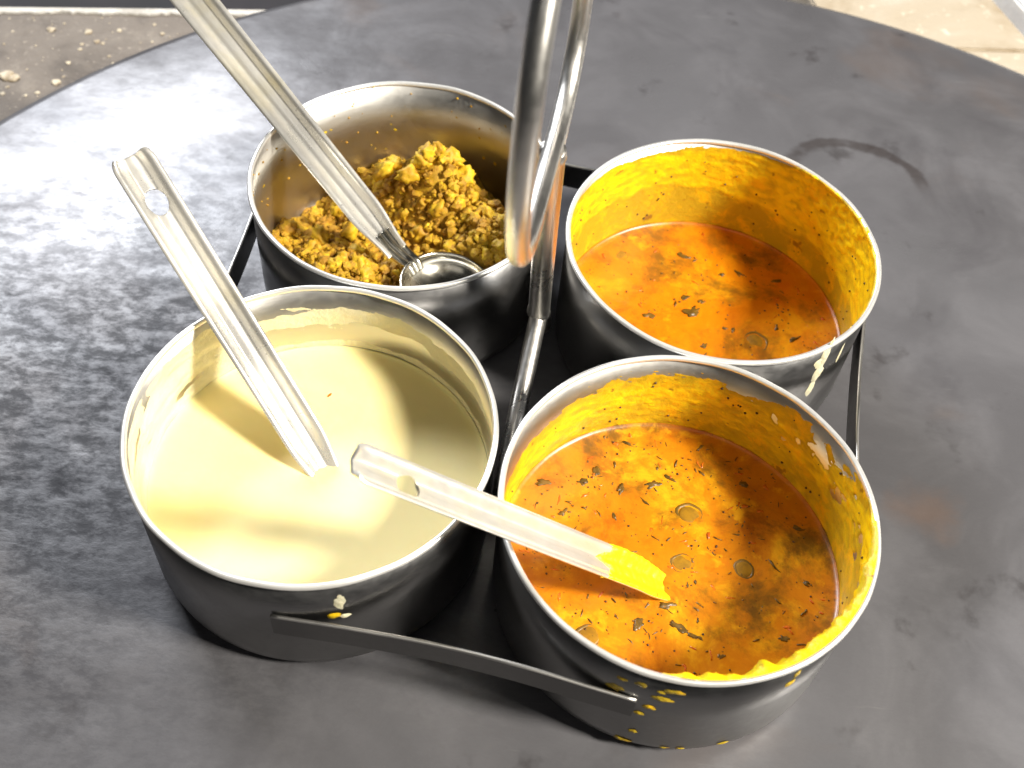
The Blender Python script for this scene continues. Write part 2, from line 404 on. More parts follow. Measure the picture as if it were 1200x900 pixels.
# ---------------------------------------------------------------- the caddy
CUPS = {'A': (-46.37, 63.70), 'B': (68.77, 46.88), 'C': (-57.95, -47.68), 'D': (54.54, -62.87)}
H = 54.4; RO = 55.0; RI = 54.1
CEN = Vector((4.75, 0, 0)); DIR = Vector((.1159, .9933, 0)); LAT = Vector((.9933, -.1159, 0))
caddy = empty('serving_caddy', (CEN.x, CEN.y, 0))
tag(caddy, 'stainless steel caddy of four joined open cups with a central loop handle', 'caddy')
cup_prof = [(.01, .6), (46, .6), (49.5, .9), (52.6, 2.4), (54.3, 5.0), (RO - .25, 8.5), (RO - .2, 30), (RO - .2, H - 1.2),
            (RI, H - 1.2), (RI, 30), (RI, 9), (53.2, 5.6), (51.4, 3.2), (48.8, 1.9), (45, 1.5), (.01, 1.5)]
CUPO = {}
LAB = {'A': 'back left cup with a clean bright inner wall', 'B': 'back right cup with its inner wall coated yellow', 'C': 'front left cup smeared pale cream inside', 'D': 'front right cup splashed yellow outside near the strip'}
for k, c in CUPS.items():
    vs, fs = lathe(cup_prof, c, 160)
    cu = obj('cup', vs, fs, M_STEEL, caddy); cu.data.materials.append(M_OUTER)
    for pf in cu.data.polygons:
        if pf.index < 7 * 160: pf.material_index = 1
    cu['label'] = LAB[k]; CUPO[k] = cu
    rp = []
    for i in range(13):
        a = 2 * math.pi * i / 12; rp.append(((RO + RI) / 2 + .05 + .95 * math.cos(a), H - .9 + .95 * math.sin(a)))
    vs, fs = lathe(rp, c, 160)
    vs = [(v[0] + .22 * nz(v[0] * .09, v[1] * .09, 5), v[1] + .22 * nz(v[0] * .09, v[1] * .09, 9), v[2] + .34 * nz(v[0] * .05, v[1] * .05, 2)) for v in vs]
    obj('rim', vs, fs, M_RIM, cu)
# flat strips tangent to the cups
def strip(a, b, side, ztop, hgt, bow, ext=6, tilt=0):
    A_ = Vector((*CUPS[a], 0)); B_ = Vector((*CUPS[b], 0)); d = (B_ - A_).normalized(); n = Vector((d.y, -d.x, 0)) * side
    p0 = A_ + n * (RO + .8) - d * ext; p1 = B_ + n * (RO + .8) + d * ext
    vs = []; fs = []; N = 40; L = (p1 - p0).length; edge = []
    for i in range(N + 1):
        t = i / N; p = p0.lerp(p1, t)
        s = t * L; e_ = ext
        mid = max(0, min(1, (s - e_) / (L - 2 * e_)))
        p = p - n * (bow * math.sin(math.pi * mid) ** 1.2)
        for end, cc in ((s - e_, A_), (s - (L - e_), B_)):      # ends follow the round cup wall
            if (cc is A_ and end < 0) or (cc is B_ and end > 0):
                p = p - n * (RO - math.sqrt(RO * RO - end * end))
        zt = ztop + .4 * nz(s * .05, side * 3, 1) + tilt * (t - .5)
        for (o_, zz) in ((-.5, zt - hgt), (.5, zt - hgt), (.55, zt - .4), (.35, zt), (-.35, zt), (-.55, zt - .4)):
            vs.append(p + n * o_ + Vector((0, 0, zz)))
        edge.append(p + Vector((0, 0, zt + .02)))
        if i:
            for k in range(6): a_ = (i - 1) * 6 + k; b_ = (i - 1) * 6 + (k + 1) % 6; fs.append((a_, b_, b_ + 6, a_ + 6))
    fs.append((5, 4, 3, 2, 1, 0)); fs.append(tuple(N * 6 + k for k in range(6)))
    o = obj('strip', vs, fs, M_STRIP, caddy, False)
    ev, ef = tube(edge, .62, 8); obj('lit_edge', ev, ef, M_STEEL, o); return o  # added brighter bead standing in for light caught along the top edge
strip('C', 'D', 1, 37.5, 10, 3.0, -5)
strip('A', 'C', 1, 33.5, 11, 2.5, 5)
strip('D', 'B', 1, 34.5, 11, 2.0, 5)
strip('B', 'A', 1, 30.5, 11, 4.5, 5)
# handle
def hp(yp, z, lat=0): return CEN + DIR * yp + LAT * lat + Vector((0, 0, z))
loop = [(-49, 203), (-58.5, 188), (-61.5, 170), (-60, 152), (-52, 136), (-36, 129.2), (-12, 128), (8, 126.5), (23, 130), (32, 140), (35, 156), (34, 178), (26, 200), (9, 215), (-15, 221), (-36, 215)]
pp = catmull([hp(*p) for p in loop], True, 8)
vs, fs = tube(pp, 2.85, 20, True); obj('handle_loop', vs, fs, M_ROD, caddy)
post = catmull([hp(-1, 127), hp(2, 110), hp(9, 76), hp(15.5, 48), hp(17.5, 39.5)], False, 8)
vs, fs = tube(post, 3.7, 20); obj('handle_post', vs, fs, M_ROD, caddy)
leg = catmull([hp(18.5, 43), hp(16, 39.3), hp(1.2, 34.3), hp(-18.8, 26.6), hp(-34.5, 16.2), hp(-41, 8)], False, 8)
vs, fs = tube(leg, 3.1, 18); obj('support_rod', vs, fs, M_ROD, caddy)
leg = catmull([hp(17, 42), hp(21, 37), hp(33, 22), hp(40, 8)], False, 8)
vs, fs = tube(leg, 3.1, 18); obj('support_rod', vs, fs, M_ROD, caddy)
vs = []; fs = []
add_lump(vs, fs, hp(17.6, 41, 0), 4.1, 3, 3, 1.0, .12); obj('weld_bead', vs, fs, M_ROD, caddy)
vs = []; fs = []
add_lump(vs, fs, hp(-1, 125, 0), 3.9, 8, 3, 1.0, .12); obj('weld_bead', vs, fs, M_ROD, caddy)

# ---------------------------------------------------------------- contents
def liquid(name, key, level, mat, relief, parent=None, org=None):
    c = CUPS[key]; n = 180; vs = []; fs = []
    rr = [RI - .15 - d for d in (0, .35, .8, 1.5, 2.6, 4.2)]
    rr += [rr[-1] * (1 - k / 26) for k in range(1, 26)] + [.4]
    for r in rr:
        d = RI - .15 - r
        men = 1.3 * math.exp(-d / .9)
        for i in range(n):
            a = 2 * math.pi * i / n; x = c[0] + r * math.cos(a); y = c[1] + r * math.sin(a)
            z = level + men + relief * (fbm(x * .09, y * .09, 1, 3) * .7 + .5 * nz(x * .35, y * .35, 4)) * smooth(0, 3, d)
            vs.append((x, y, z))
    for k in range(len(rr) - 1):
        for i in range(n):
            j = (i + 1) % n; fs.append((k * n + i, k * n + j, (k + 1) * n + j, (k + 1) * n + i))
    fs.append(tuple((len(rr) - 1) * n + i for i in range(n)))
    # close underneath so that it is a body, not a sheet
    b0 = len(vs)
    prof = [(RI - .15, 9.2), (53.0, 5.9), (51.2, 3.5), (48.6, 2.2), (44.8, 1.8), (.4, 1.8)]
    for (r, z) in prof:
        for i in range(n):
            a = 2 * math.pi * i / n; vs.append((c[0] + r * math.cos(a), c[1] + r * math.sin(a), z))
    for i in range(n):
        j = (i + 1) % n; fs.append((i, b0 + i, b0 + j, j))
    for k in range(len(prof) - 1):
        for i in range(n):
            j = (i + 1) % n; fs.append((b0 + k * n + i, b0 + (k + 1) * n + i, b0 + (k + 1) * n + j, b0 + k * n + j))
    return obj(name, vs, fs, mat, parent)

def residue(key, thick_fn, mat, parent, z0, z1=H - .3, nth=420, nzr=70):
    c = CUPS[key]; vs = []; fs = []; tk = []
    for k in range(nzr + 1):
        z = z0 + (z1 - z0) * k / nzr
        for i in range(nth):
            th = 360 * i / nth - 180
            t = thick_fn(th, z)
            tk.append(max(0, t)); t = max(-.18, t)
            r = RI - t; a = R(th)
            if z > H - 1.9: r = min(r, RI - .45 - max(0, t)) if t > .05 else RI + .3
            vs.append((c[0] + r * math.cos(a), c[1] + r * math.sin(a), z))
    for i in range(nth):                     # top row laps onto the rim where the layer is thick
        th = 360 * i / nth - 180; t = thick_fn(th, z1); a = R(th); over = smooth(.25, .9, t)
        r = RI + .3 - .15 * over; tk.append(max(0, t)); vs.append((c[0] + r * math.cos(a), c[1] + r * math.sin(a), z1 - .4 + 1.0 * over))
    nzr += 1
    for k in range(nzr):
        for i in range(nth):
            j = (i + 1) % nth; f = (k * nth + i, (k + 1) * nth + i, (k + 1) * nth + j, k * nth + j)
            if max(tk[q_] for q_ in f) > 0: fs.append(f)
    used = sorted({q_ for f in fs for q_ in f}); mp = {q_: i for i, q_ in enumerate(used)}
    o = obj('wall_residue', [vs[q_] for q_ in used], [tuple(mp[q_] for q_ in f) for f in fs], mat, parent)
    at = o.data.attributes.new('thick', 'FLOAT', 'POINT'); at.data.foreach_set('value', [min(1, tk[q_]) for q_ in used])
    return o

def thD(th, z):
    a = R(th); X, Y = 20 * math.cos(a), 20 * math.sin(a)
    zt = interp([(-180, 37), (-120, 44), (-95, 52), (-70, 58), (-20, 59), (5, 56), (25, 50), (60, 46.5), (90, 46), (110, 45), (135, 40), (160, 37), (180, 37)], th)
    zt += 3.0 * fbm(X * .22, Y * .22, z * .05 + 3, 4)
    f = smooth(-2.5, 3.5, zt - z + 2.2 * fbm(X * .7, Y * .7, z * .6, 3))
    t = .08 + .34 * (.5 + .5 * fbm(X * .55, Y * .55, z * .42, 4))
    lumpy = smooth(-108, -75, th) * (1 - smooth(-22, 8, th)) * smooth(38, 51, z) * max(.15, .62 + .9 * fbm(X * .5, Y * .5, z * .35, 4))
    t *= .6 + .8 * smooth(-1, 9, zt - z) * (1 - .6 * smooth(10, 22, zt - z))
    hole = smooth(.12, .42, fbm(X * .45 + 9, Y * .45, z * .16, 3)) * smooth(-40, 0, th) * (1 - smooth(55, 80, th)) * smooth(30, 36, z)
    spl = smooth(.50, .62, nz(X * 2.2, Y * 2.2, z * 1.6)) * smooth(60, 75, th) * (1 - smooth(120, 135, th)) * (1 - smooth(48, 52, z)) * .25
    return t * f * (1 - hole) - .12 * (1 - f) - .2 * hole + spl + 2.6 * lumpy
def thB(th, z):
    a = R(th); X, Y = 20 * math.cos(a), 20 * math.sin(a)
    zt = interp([(-180, 52), (-90, 50), (-30, 54), (0, 57), (40, 56), (60, 53.5), (90, 51.0), (120, 49), (150, 50.5), (180, 52)], th) + 1.6 * fbm(X * .25, Y * .25, z * .04, 3)
    f = smooth(-1.5, 2.5, zt - z + 1.0 * fbm(X * .8, Y * .8, z * .7, 3))
    t = .12 + .40 * (.5 + .5 * fbm(X * .6, Y * .6, z * .45, 4))
    edge = 24 + 7 * smooth(40, 110, th) + 3 * fbm(X * .3, Y * .3, 2, 3)
    t *= .30 + .85 * smooth(edge - 1.5, edge + 2.5, z)
    t += .4 * smooth(-10, 10, th) * (1 - smooth(50, 65, th)) * smooth(.0, .4, fbm(X * .9, Y * .9, z * .35, 3)) * smooth(30, 38, z)
    return t * f - .12 * (1 - f)
def thC(th, z):
    a = R(th); X, Y = 20 * math.cos(a), 20 * math.sin(a)
    n = fbm(X * .25, Y * .25, z * .22, 4)
    band = math.exp(-((z - 40 - 2.5 * fbm(X * .12, Y * .12, 3, 2)) / 4.2) ** 2) * smooth(10, 40, th)
    lowb = math.exp(-((z - 26) / 2.2) ** 2) * .7
    left = (1 - smooth(-150, -120, th)) if th < 0 else smooth(118, 150, th)
    lf = left * smooth(51, 46, z) * (0.9 + 1.1 * n)
    return .30 * (band + lowb + lf * 1.2) + .16 * n - .13
def thA(th, z):
    a = R(th); X, Y = 20 * math.cos(a), 20 * math.sin(a)
    n = fbm(X * .3, Y * .3, z * .2, 4); sp = smooth(.60, .68, nz(X * 1.9, Y * 1.9, z * 1.1)) * .5
    left = (1 - smooth(-170, -130, th)) if th < 0 else smooth(150, 175, th)
    f = -.1
    return max(f, -.1 + sp * smooth(.0, .3, nz(X * .3, Y * .3, z * .1)) * 1.2)

LV = {'B': 11.0, 'C': 23.5, 'D': 18.0}
def add_ring(vs, fs, c, r, rt, n=20, k=8, tilt=(0, 0)):
    b0 = len(vs); ph = random.random() * 6
    for i in range(n):
        a = 2 * math.pi * i / n; rr = r * (1 + .09 * math.sin(2 * a + ph) + .04 * math.sin(5 * a))
        for j in range(k):
            bb = 2 * math.pi * j / k; q_ = rr + rt * math.cos(bb)
            vs.append((c[0] + q_ * math.cos(a), c[1] + q_ * math.sin(a), c[2] + rt * .7 * math.sin(bb) + tilt[0] * math.cos(a) * r + tilt[1] * math.sin(a) * r))
    for i in range(n):
        for j in range(k):
            fs.append((b0 + i * k + j, b0 + ((i + 1) % n) * k + j, b0 + ((i + 1) % n) * k + (j + 1) % k, b0 + i * k + (j + 1) % k))
def leaf_piece(c, ln, wd, ang, seed, lift=.25):
    vs = []; fs = []; N = 5
    for i in range(N + 1):
        t = i / N; w_ = wd * (math.sin(math.pi * min(.97, max(.06, t))) ** .6) * (1 + .5 * nz(seed, t * 3))
        x = (t - .5) * ln
        for s_, zz in ((-1, 0), (0, .25), (1, 0)):
            y = s_ * w_ * .5 + .25 * ln * nz(seed * 3, t * 1.5)
            vs.append((c[0] + x * math.cos(ang) - y * math.sin(ang), c[1] + x * math.sin(ang) + y * math.cos(ang), c[2] + lift + zz + .25 * nz(seed, t * 4, s_)))
        if i:
            a = (i - 1) * 3; fs += [(a, a + 3, a + 4, a + 1), (a + 1, a + 4, a + 5, a + 2)]
    # underside
    n0 = len(vs); vs += [(v[0], v[1], v[2] - .35) for v in vs]; fs += [tuple(reversed([q_ + n0 for q_ in f])) for f in fs]
    return vs, fs

def blob_piece(c, ln, wd, ang, seed, sub=2):
    tv = []; fs = []; add_lump(tv, fs, (0, 0, 0), 1.0, seed * .91 + .3, sub, 1.0, .75); ca, sa = math.cos(ang), math.sin(ang); vs = []
    for v in tv:
        x = v[0] * ln * .5 + .12 * ln * math.sin(v[0] * 1.5); y = v[1] * wd * .5 + .05 * ln * (v[0] ** 2 - .4) * math.sin(seed)
        vs.append((c[0] + x * ca - y * sa, c[1] + x * sa + y * ca, c[2] + v[2] * .30 - .06))
    return vs, fs
def sambar(key, label, mat, thfn, rings, pieces, nfleck, seed):
    c = CUPS[key]; lv = LV[key]; rnd = random.Random(seed)
    root = empty('sambar', (c[0], c[1], 1.8)); tag(root, label, 'sambar')
    liquid('broth', key, lv, mat, .35, root)
    residue(key, thfn, M_RES, root, lv - 1.5)
    for (px, py, r) in rings:
        p = onz(px, py, lv); vs = []; fs = []; add_ring(vs, fs, (p.x, p.y, lv - r * .115), r * rnd.uniform(.85, 1.08), r * .20, tilt=(rnd.uniform(-.05, .05), rnd.uniform(-.05, .05)))
        rg = obj('chilli_slice', vs, fs, M_CHIL, root)
        vs = []; fs = []; add_lump(vs, fs, (p.x, p.y, lv - .12), r * .92, px, 3, .10, .10); obj('chilli_core', vs, fs, M_CHILC, rg)
    for i, (px, py, ln, wd, ang) in enumerate(pieces):
        p = onz(px, py, lv); vs, fs = blob_piece((p.x, p.y, lv), ln, wd * 1.05, R(ang), seed + i, 3); obj('herb_piece', vs, fs, M_LEAF, root)
    fv = []; ff = []; sv = []; sf = []; rv = []; rf = []
    for i in range(nfleck):
        a = rnd.uniform(0, 6.283); rr = 51 * math.sqrt(rnd.random()); x, y = c[0] + rr * math.cos(a), c[1] + rr * math.sin(a)
        if nz(x * .06, y * .06, seed) < rnd.uniform(-.5, .2): continue
        kind = rnd.random()
        if kind < .62:
            vs, fs = blob_piece((x, y, lv), .35 + 2.0 * rnd.random() ** 3, .3 + .6 * rnd.random() ** 1.5, rnd.uniform(0, 6.3), i * .77)
            b = len(fv); fv += vs; ff += [tuple(q_ + b for q_ in f) for f in fs]
        elif kind < .85: add_lump(sv, sf, (x, y, lv + .1), rnd.uniform(.18, .45), i, 1, .8, .1)
        else:
            vs, fs = blob_piece((x, y, lv - .1), rnd.uniform(1.5, 3.2), rnd.uniform(.6, 1.4), rnd.uniform(0, 6.3), i * .77)
            b = len(rv); rv += vs; rf += [tuple(q_ + b for q_ in f) for f in fs]
    if fv: tag(obj('herb_flecks', fv, ff, M_LEAF, root), kind='stuff')
    if sv: tag(obj('mustard_seeds', sv, sf, M_SEED, root), kind='stuff')
    if rv: tag(obj('tomato_shreds', rv, rf, M_RED, root), kind='stuff')
    # spices stuck on the wall
    wv = []; wf = []
    for i in range(46 if key == 'D' else 60):
        th = rnd.uniform(-20, 175); z = rnd.uniform(lv + 4, 46)
        if thfn(th, z) < .05: continue
        rr = RI - thfn(th, z) - .05; add_lump(wv, wf, (c[0] + rr * math.cos(R(th)), c[1] + rr * math.sin(R(th)), z), rnd.uniform(.22, .55), i, 1, 1, .2)
    tag(obj('wall_spices', wv, wf, M_SEED, root), kind='stuff')
    return root
sambar('D', 'orange sambar with many dark herbs and the yellow-coated ladle in it', M_SAMBAR, thD,
       [(808, 602, 4.0), (800, 660, 3.6), (872, 667, 3.3), (690, 745, 3.6)],
       [(765, 568, 4.0, 2.2, 20), (728, 572, 3.2, 1.6, 70), (698, 552, 2.6, 1.8, 110), (785, 561, 3.4, 1.2, -30), (756, 588, 3.2, .7, -40), (635, 566, 3.6, 2.0, 10), (820, 525, 2.6, 1.0, 50),
        (872, 568, 2.4, 1.4, 0), (906, 556, 2.4, 1.3, 20), (945, 683, 2.8, 1.2, -50), (906, 662, 3.4, 1.0, -60), (815, 746, 3.2, 1.4, -20), (918, 748, 2.2, 1.6, 0), (845, 770, 2.0, 1.5, 60), (735, 520, 3.0, .9, -20),
        (720, 605, 2.2, 1.0, -70), (716, 640, 2.2, 1.0, 100), (740, 647, 2.4, 1.4, 10), (780, 710, 4.5, 2.4, 20), (748, 732, 3.2, 2.6, 60), (795, 735, 4.0, 2.4, -30), (892, 715, 2.4, 1.2, 70), (935, 620, 3.0, 1.6, -10), (660, 600, 2.6, 1.8, 50), (682, 565, 3.0, 2.2, -10)], 620, 11)
sambar('B', 'red-orange sambar in the back right cup with yellow coated walls', M_SAMBAR2, thB,
       [(886, 400, 4.0), (727, 299, 3.2)],
       [(792, 309, 2.8, 1.2, -10), (803, 349, 3.0, 2.0, 60), (822, 354, 2.6, 1.6, 30), (866, 320, 3.4, 1.2, -30), (911, 330, 3.0, 1.3, 10), (931, 397, 3.4, 1.6, 30), (849, 385, 1.8, 1.2, 0), (859, 387, 1.8, 1.2, 70), (760, 370, 3.4, 2.6, 0), (812, 365, 5.0, 3.4, 30), (800, 300, 4.4, 2.4, -20), (910, 384, 2.2, 1.4, 80), (845, 322, 2.2, 1.4, 0), (825, 405, 2.6, 1.8, 40)], 330, 23)
# chutney
c = CUPS['C']
chut = empty('coconut_chutney', (c[0], c[1], 1.8)); tag(chut, 'smooth pale cream chutney in the front left cup', 'chutney')
liquid('chutney_body', 'C', LV['C'], M_CHUT, .12, chut)
residue('C', thC, M_RESC, chut, LV['C'] - 1.5)
p = onz(386, 463, LV['C']); vs, fs = leaf_piece((p.x, p.y, LV['C']), 2.0, .9, R(60), 3.3, .05); obj('spice_fleck', vs, fs, M_RED, chut)

# crumble
c = CUPS['A']
crum = empty('lentil_crumble', (c[0], c[1], 1.5)); tag(crum, 'heap of coarse yellow lentil crumble in the back left cup', 'crumble')
def hA(u, v):
    h = 17 + 25 * math.exp(-(((u - 8) / 17) ** 2 + ((v - 26) / 15) ** 2)) + 15 * math.exp(-(((u - 34) / 16) ** 2 + ((v - 4) / 20) ** 2)) + 7 * math.exp(-(((u + 22) / 18) ** 2 + ((v + 18) / 18) ** 2))
    h -= 11.5 * math.exp(-(((u + 38) / 18) ** 2 + ((v - 26) / 22) ** 2)) + 13 * math.exp(-(((u - 36) / 14) ** 2 + ((v - 36) / 12) ** 2)) + 8 * math.exp(-(((u + 8) / 12) ** 2 + ((v - 6) / 14) ** 2))
    return max(1.0, h + 4.0 * fbm(u * .09, v * .09, 7, 4))
vs = []; fs = []; n = 120; rr = [53.8 * k / 40 for k in range(1, 41)]
vs.append((c[0], c[1], hA(0, 0)))
for r in rr:
    for i in range(n):
        a = 2 * math.pi * i / n; u, v = r * math.cos(a), r * math.sin(a)
        if r > 44: zf = max(1.7, 1.7 + (r - 45) * .35)
        else: zf = 1.7
        hh_ = hA(u, v) - 1.5
        if math.hypot(c[0] + u - onz(524, 333, 26).x, c[1] + v - onz(524, 333, 26).y) < 18: hh_ = min(hh_, 14.5)
        vs.append((c[0] + u, c[1] + v, max(zf, hh_)))
for i in range(n): fs.append((0, 1 + i, 1 + (i + 1) % n))
for k in range(len(rr) - 1):
    for i in range(n):
        j = (i + 1) % n; b0 = 1 + k * n
        if max(vs[q_][2] for q_ in (b0 + i, b0 + n + i, b0 + n + j, b0 + j)) > 2.4 + max(0, (rr[k] - 45) * .42): fs.append((b0 + i, b0 + n + i, b0 + n + j, b0 + j))
vs2 = [(v[0], v[1], v[2]) for v in vs]
obj('heap', vs2, fs, M_CRUMB, crum)
rc = random.Random(21)
BWL = onz(524, 333, 26); BWR = 17.0
def in_bowl(u, v): return math.hypot(c[0] + u - BWL.x, c[1] + v - BWL.y) < BWR + 1.5
lumps = []
for s in range(10):
    lv_, lf_ = [], []; add_lump(lv_, lf_, (0, 0, 0), 1.0, s * 3.3 + 1, 3, .85, .30)
    lv_ = [tuple(Vector(v) * (1 + .30 * noise.noise(Vector(v) * 3.2 + Vector((s, 0, 4))) + .22 * noise.noise(Vector(v) * 6.5 + Vector((s, 3, 0))))) for v in lv_]
    me = bpy.data.meshes.new('crumb'); me.from_pydata([tuple(Vector(v) * MM) for v in lv_], [], lf_); me.polygons.foreach_set('use_smooth', [True] * len(me.polygons)); me.materials.append(M_CRUMB); lumps.append(me)
cnt = 0
def crumb(u, v, z, r):
    o = bpy.data.objects.new('crumb', rc.choice(lumps)); COL.objects.link(o); o.parent = crum
    o.location = Vector((u, v, z - 1.5)) * MM; o.scale = (r * rc.uniform(.8, 1.25), r * rc.uniform(.8, 1.25), r * rc.uniform(.75, 1.1)); o.rotation_euler = (rc.uniform(0, 6), rc.uniform(0, 6), rc.uniform(0, 6))
while cnt < 285:
    a = rc.uniform(0, 6.283); r_ = 51 * math.sqrt(rc.random()); u, v = r_ * math.cos(a), r_ * math.sin(a)
    h = hA(u, v)
    if h < 7: continue
    s = 1.3 + 2.3 * rc.random() ** 2.0
    if r_ > 52 - s or in_bowl(u, v): continue
    crumb(u, v, h - .3, s); cnt += 1
for (px, py, z, s) in [(450, 200, 33, 3.6), (462, 192, 35, 3.0), (502, 180, 43, 3.8), (512, 176, 44, 3.0), (494, 186, 42, 3.0), (478, 205, 37, 3.6), (405, 305, 22, 3.6), (395, 245, 22, 3.4), (410, 270, 20, 3.2), (375, 275, 19, 3.6), (545, 207, 34, 4.2)]:
    p = onz(px, py, z); crumb(p.x - c[0], p.y - c[1], z, s)
vs = []; fs = []
for i in range(2500):
    a = rc.uniform(0, 6.283); r_ = 52 * math.sqrt(rc.random()); u, v = r_ * math.cos(a), r_ * math.sin(a); h = hA(u, v)
    if (h < 3.5 and rc.random() < .8) or (in_bowl(u, v) and rc.random() < .97): continue
    s = .5 + 1.7 * rc.random() ** 1.5; add_lump(vs, fs, (c[0] + u, c[1] + v, h + rc.uniform(-.4, .9)), s, i * .31, 1, .9, .5)
for i in range(60):     # bits clinging to the wall
    th = rc.uniform(20, 230); z = rc.uniform(20, 52); s = rc.uniform(.2, .6)
    add_lump(vs, fs, (c[0] + (RI - .1) * math.cos(R(th)), c[1] + (RI - .1) * math.sin(R(th)), z), s, i, 1, 1, .3)
tag(obj('fine_crumbs', vs, fs, M_CRUMB, crum, False), kind='stuff')
residue('A', thA, M_RES, crum, 6)

# ---------------------------------------------------------------- splashes on the outside of the cups
def splash(key, th0, z0, wa, hz, seed, t=.5, mat=M_RES, drip=0):
    c = CUPS[key]; vs = []; fs = []; tk = []; NA, NR = 26, 6
    for k in range(NR + 1):
        for i in range(NA):
            a = 2 * math.pi * i / NA; rr = (k / NR) * (1 + .45 * nz(math.cos(a) * 1.2 + seed, math.sin(a) * 1.2) + .2 * nz(math.cos(a) * 3 + seed, math.sin(a) * 3))
            s = wa * rr * math.cos(a); z = z0 + hz * rr * math.sin(a) - (drip * rr * rr if math.sin(a) < 0 else 0)
            h = t * (1 - (k / NR) ** 2) * (1 + .5 * nz(s, z, seed)) - .08; th = th0 + math.degrees(s / RO)
            r = RO + h - .2 + .2
            if z < 8.5: r -= (8.5 - max(z, 2)) ** 2 * .055
            vs.append((c[0] + r * math.cos(R(th)), c[1] + r * math.sin(R(th)), max(z, .8))); tk.append(.14 + .3 * max(0, h))
    for k in range(NR):
        for i in range(NA):
            j = (i + 1) % NA; fs.append((k * NA + i, k * NA + j, (k + 1) * NA + j, (k + 1) * NA + i))
    o = obj('sauce_splash', vs, fs, mat, CUPO[key]); at = o.data.attributes.new('thick', 'FLOAT', 'POINT'); at.data.foreach_set('value', tk)
def cyl_hit(px, py, key):
    c = CUPS[key]; d = ray(px, py); ox, oy = CAM.x - c[0], CAM.y - c[1]
    a = d.x ** 2 + d.y ** 2; b = 2 * (ox * d.x + oy * d.y); q_ = ox * ox + oy * oy - RO * RO; D_ = b * b - 4 * a * q_
    if D_ < 0: return None
    t = (-b - math.sqrt(D_)) / (2 * a); p = CAM + d * t
    return math.degrees(math.atan2(p.y - c[1], p.x - c[0])), p.z
for (key, px, py, wa, hz, t) in [('D', 720, 805, 2.4, 1.8, .25), ('D', 752, 803, 2.0, 1.4, .3), ('D', 776, 820, 3.2, 1.5, .4), ('D', 790, 812, 3.0, 1.2, .3), ('D', 729, 796, 1.5, 1.0, .3), ('D', 748, 836, 1.6, 1.2, .3), ('D', 760, 829, 1.8, 1.4, .4),
                                 ('D', 728, 868, 2.6, 2.0, .4), ('D', 741, 857, 1.4, 1.2, .3), ('D', 797, 878, 1.5, .8, .3), ('D', 778, 877, 1.8, .6, .3), ('D', 847, 871, 2.0, .8, .3), ('D', 926, 801, 1.8, 1.8, .35), ('D', 935, 790, 1.0, 2.0, .25), ('D', 775, 812, 1.2, .8, .3),
                                 ('C', 391, 722, 1.8, 1.6, .5), ('C', 404, 722, 1.6, 1.2, .4), ('C', 398, 706, 1.6, 4.0, .15)]:
    hit = cyl_hit(px, py, key)
    if hit: splash(key, hit[0], max(1.2, hit[1]), wa, hz, px * .37, t, M_RES if (key == 'D' or px < 395) else M_RESC)
for (px, py, wa, hz, t) in [(967, 418, 2.0, 5.5, .45), (958, 438, 2.2, 5.0, .55), (950, 455, 1.8, 4.0, .35), (974, 405, 1.0, 4.0, .3), (985, 413, .8, 5, .2), (962, 425, 2.6, 3.0, .3)]:
    hit = cyl_hit(px, py, 'B')
    if hit: splash('B', hit[0], hit[1], wa, hz, px * .61, t, M_RESC)

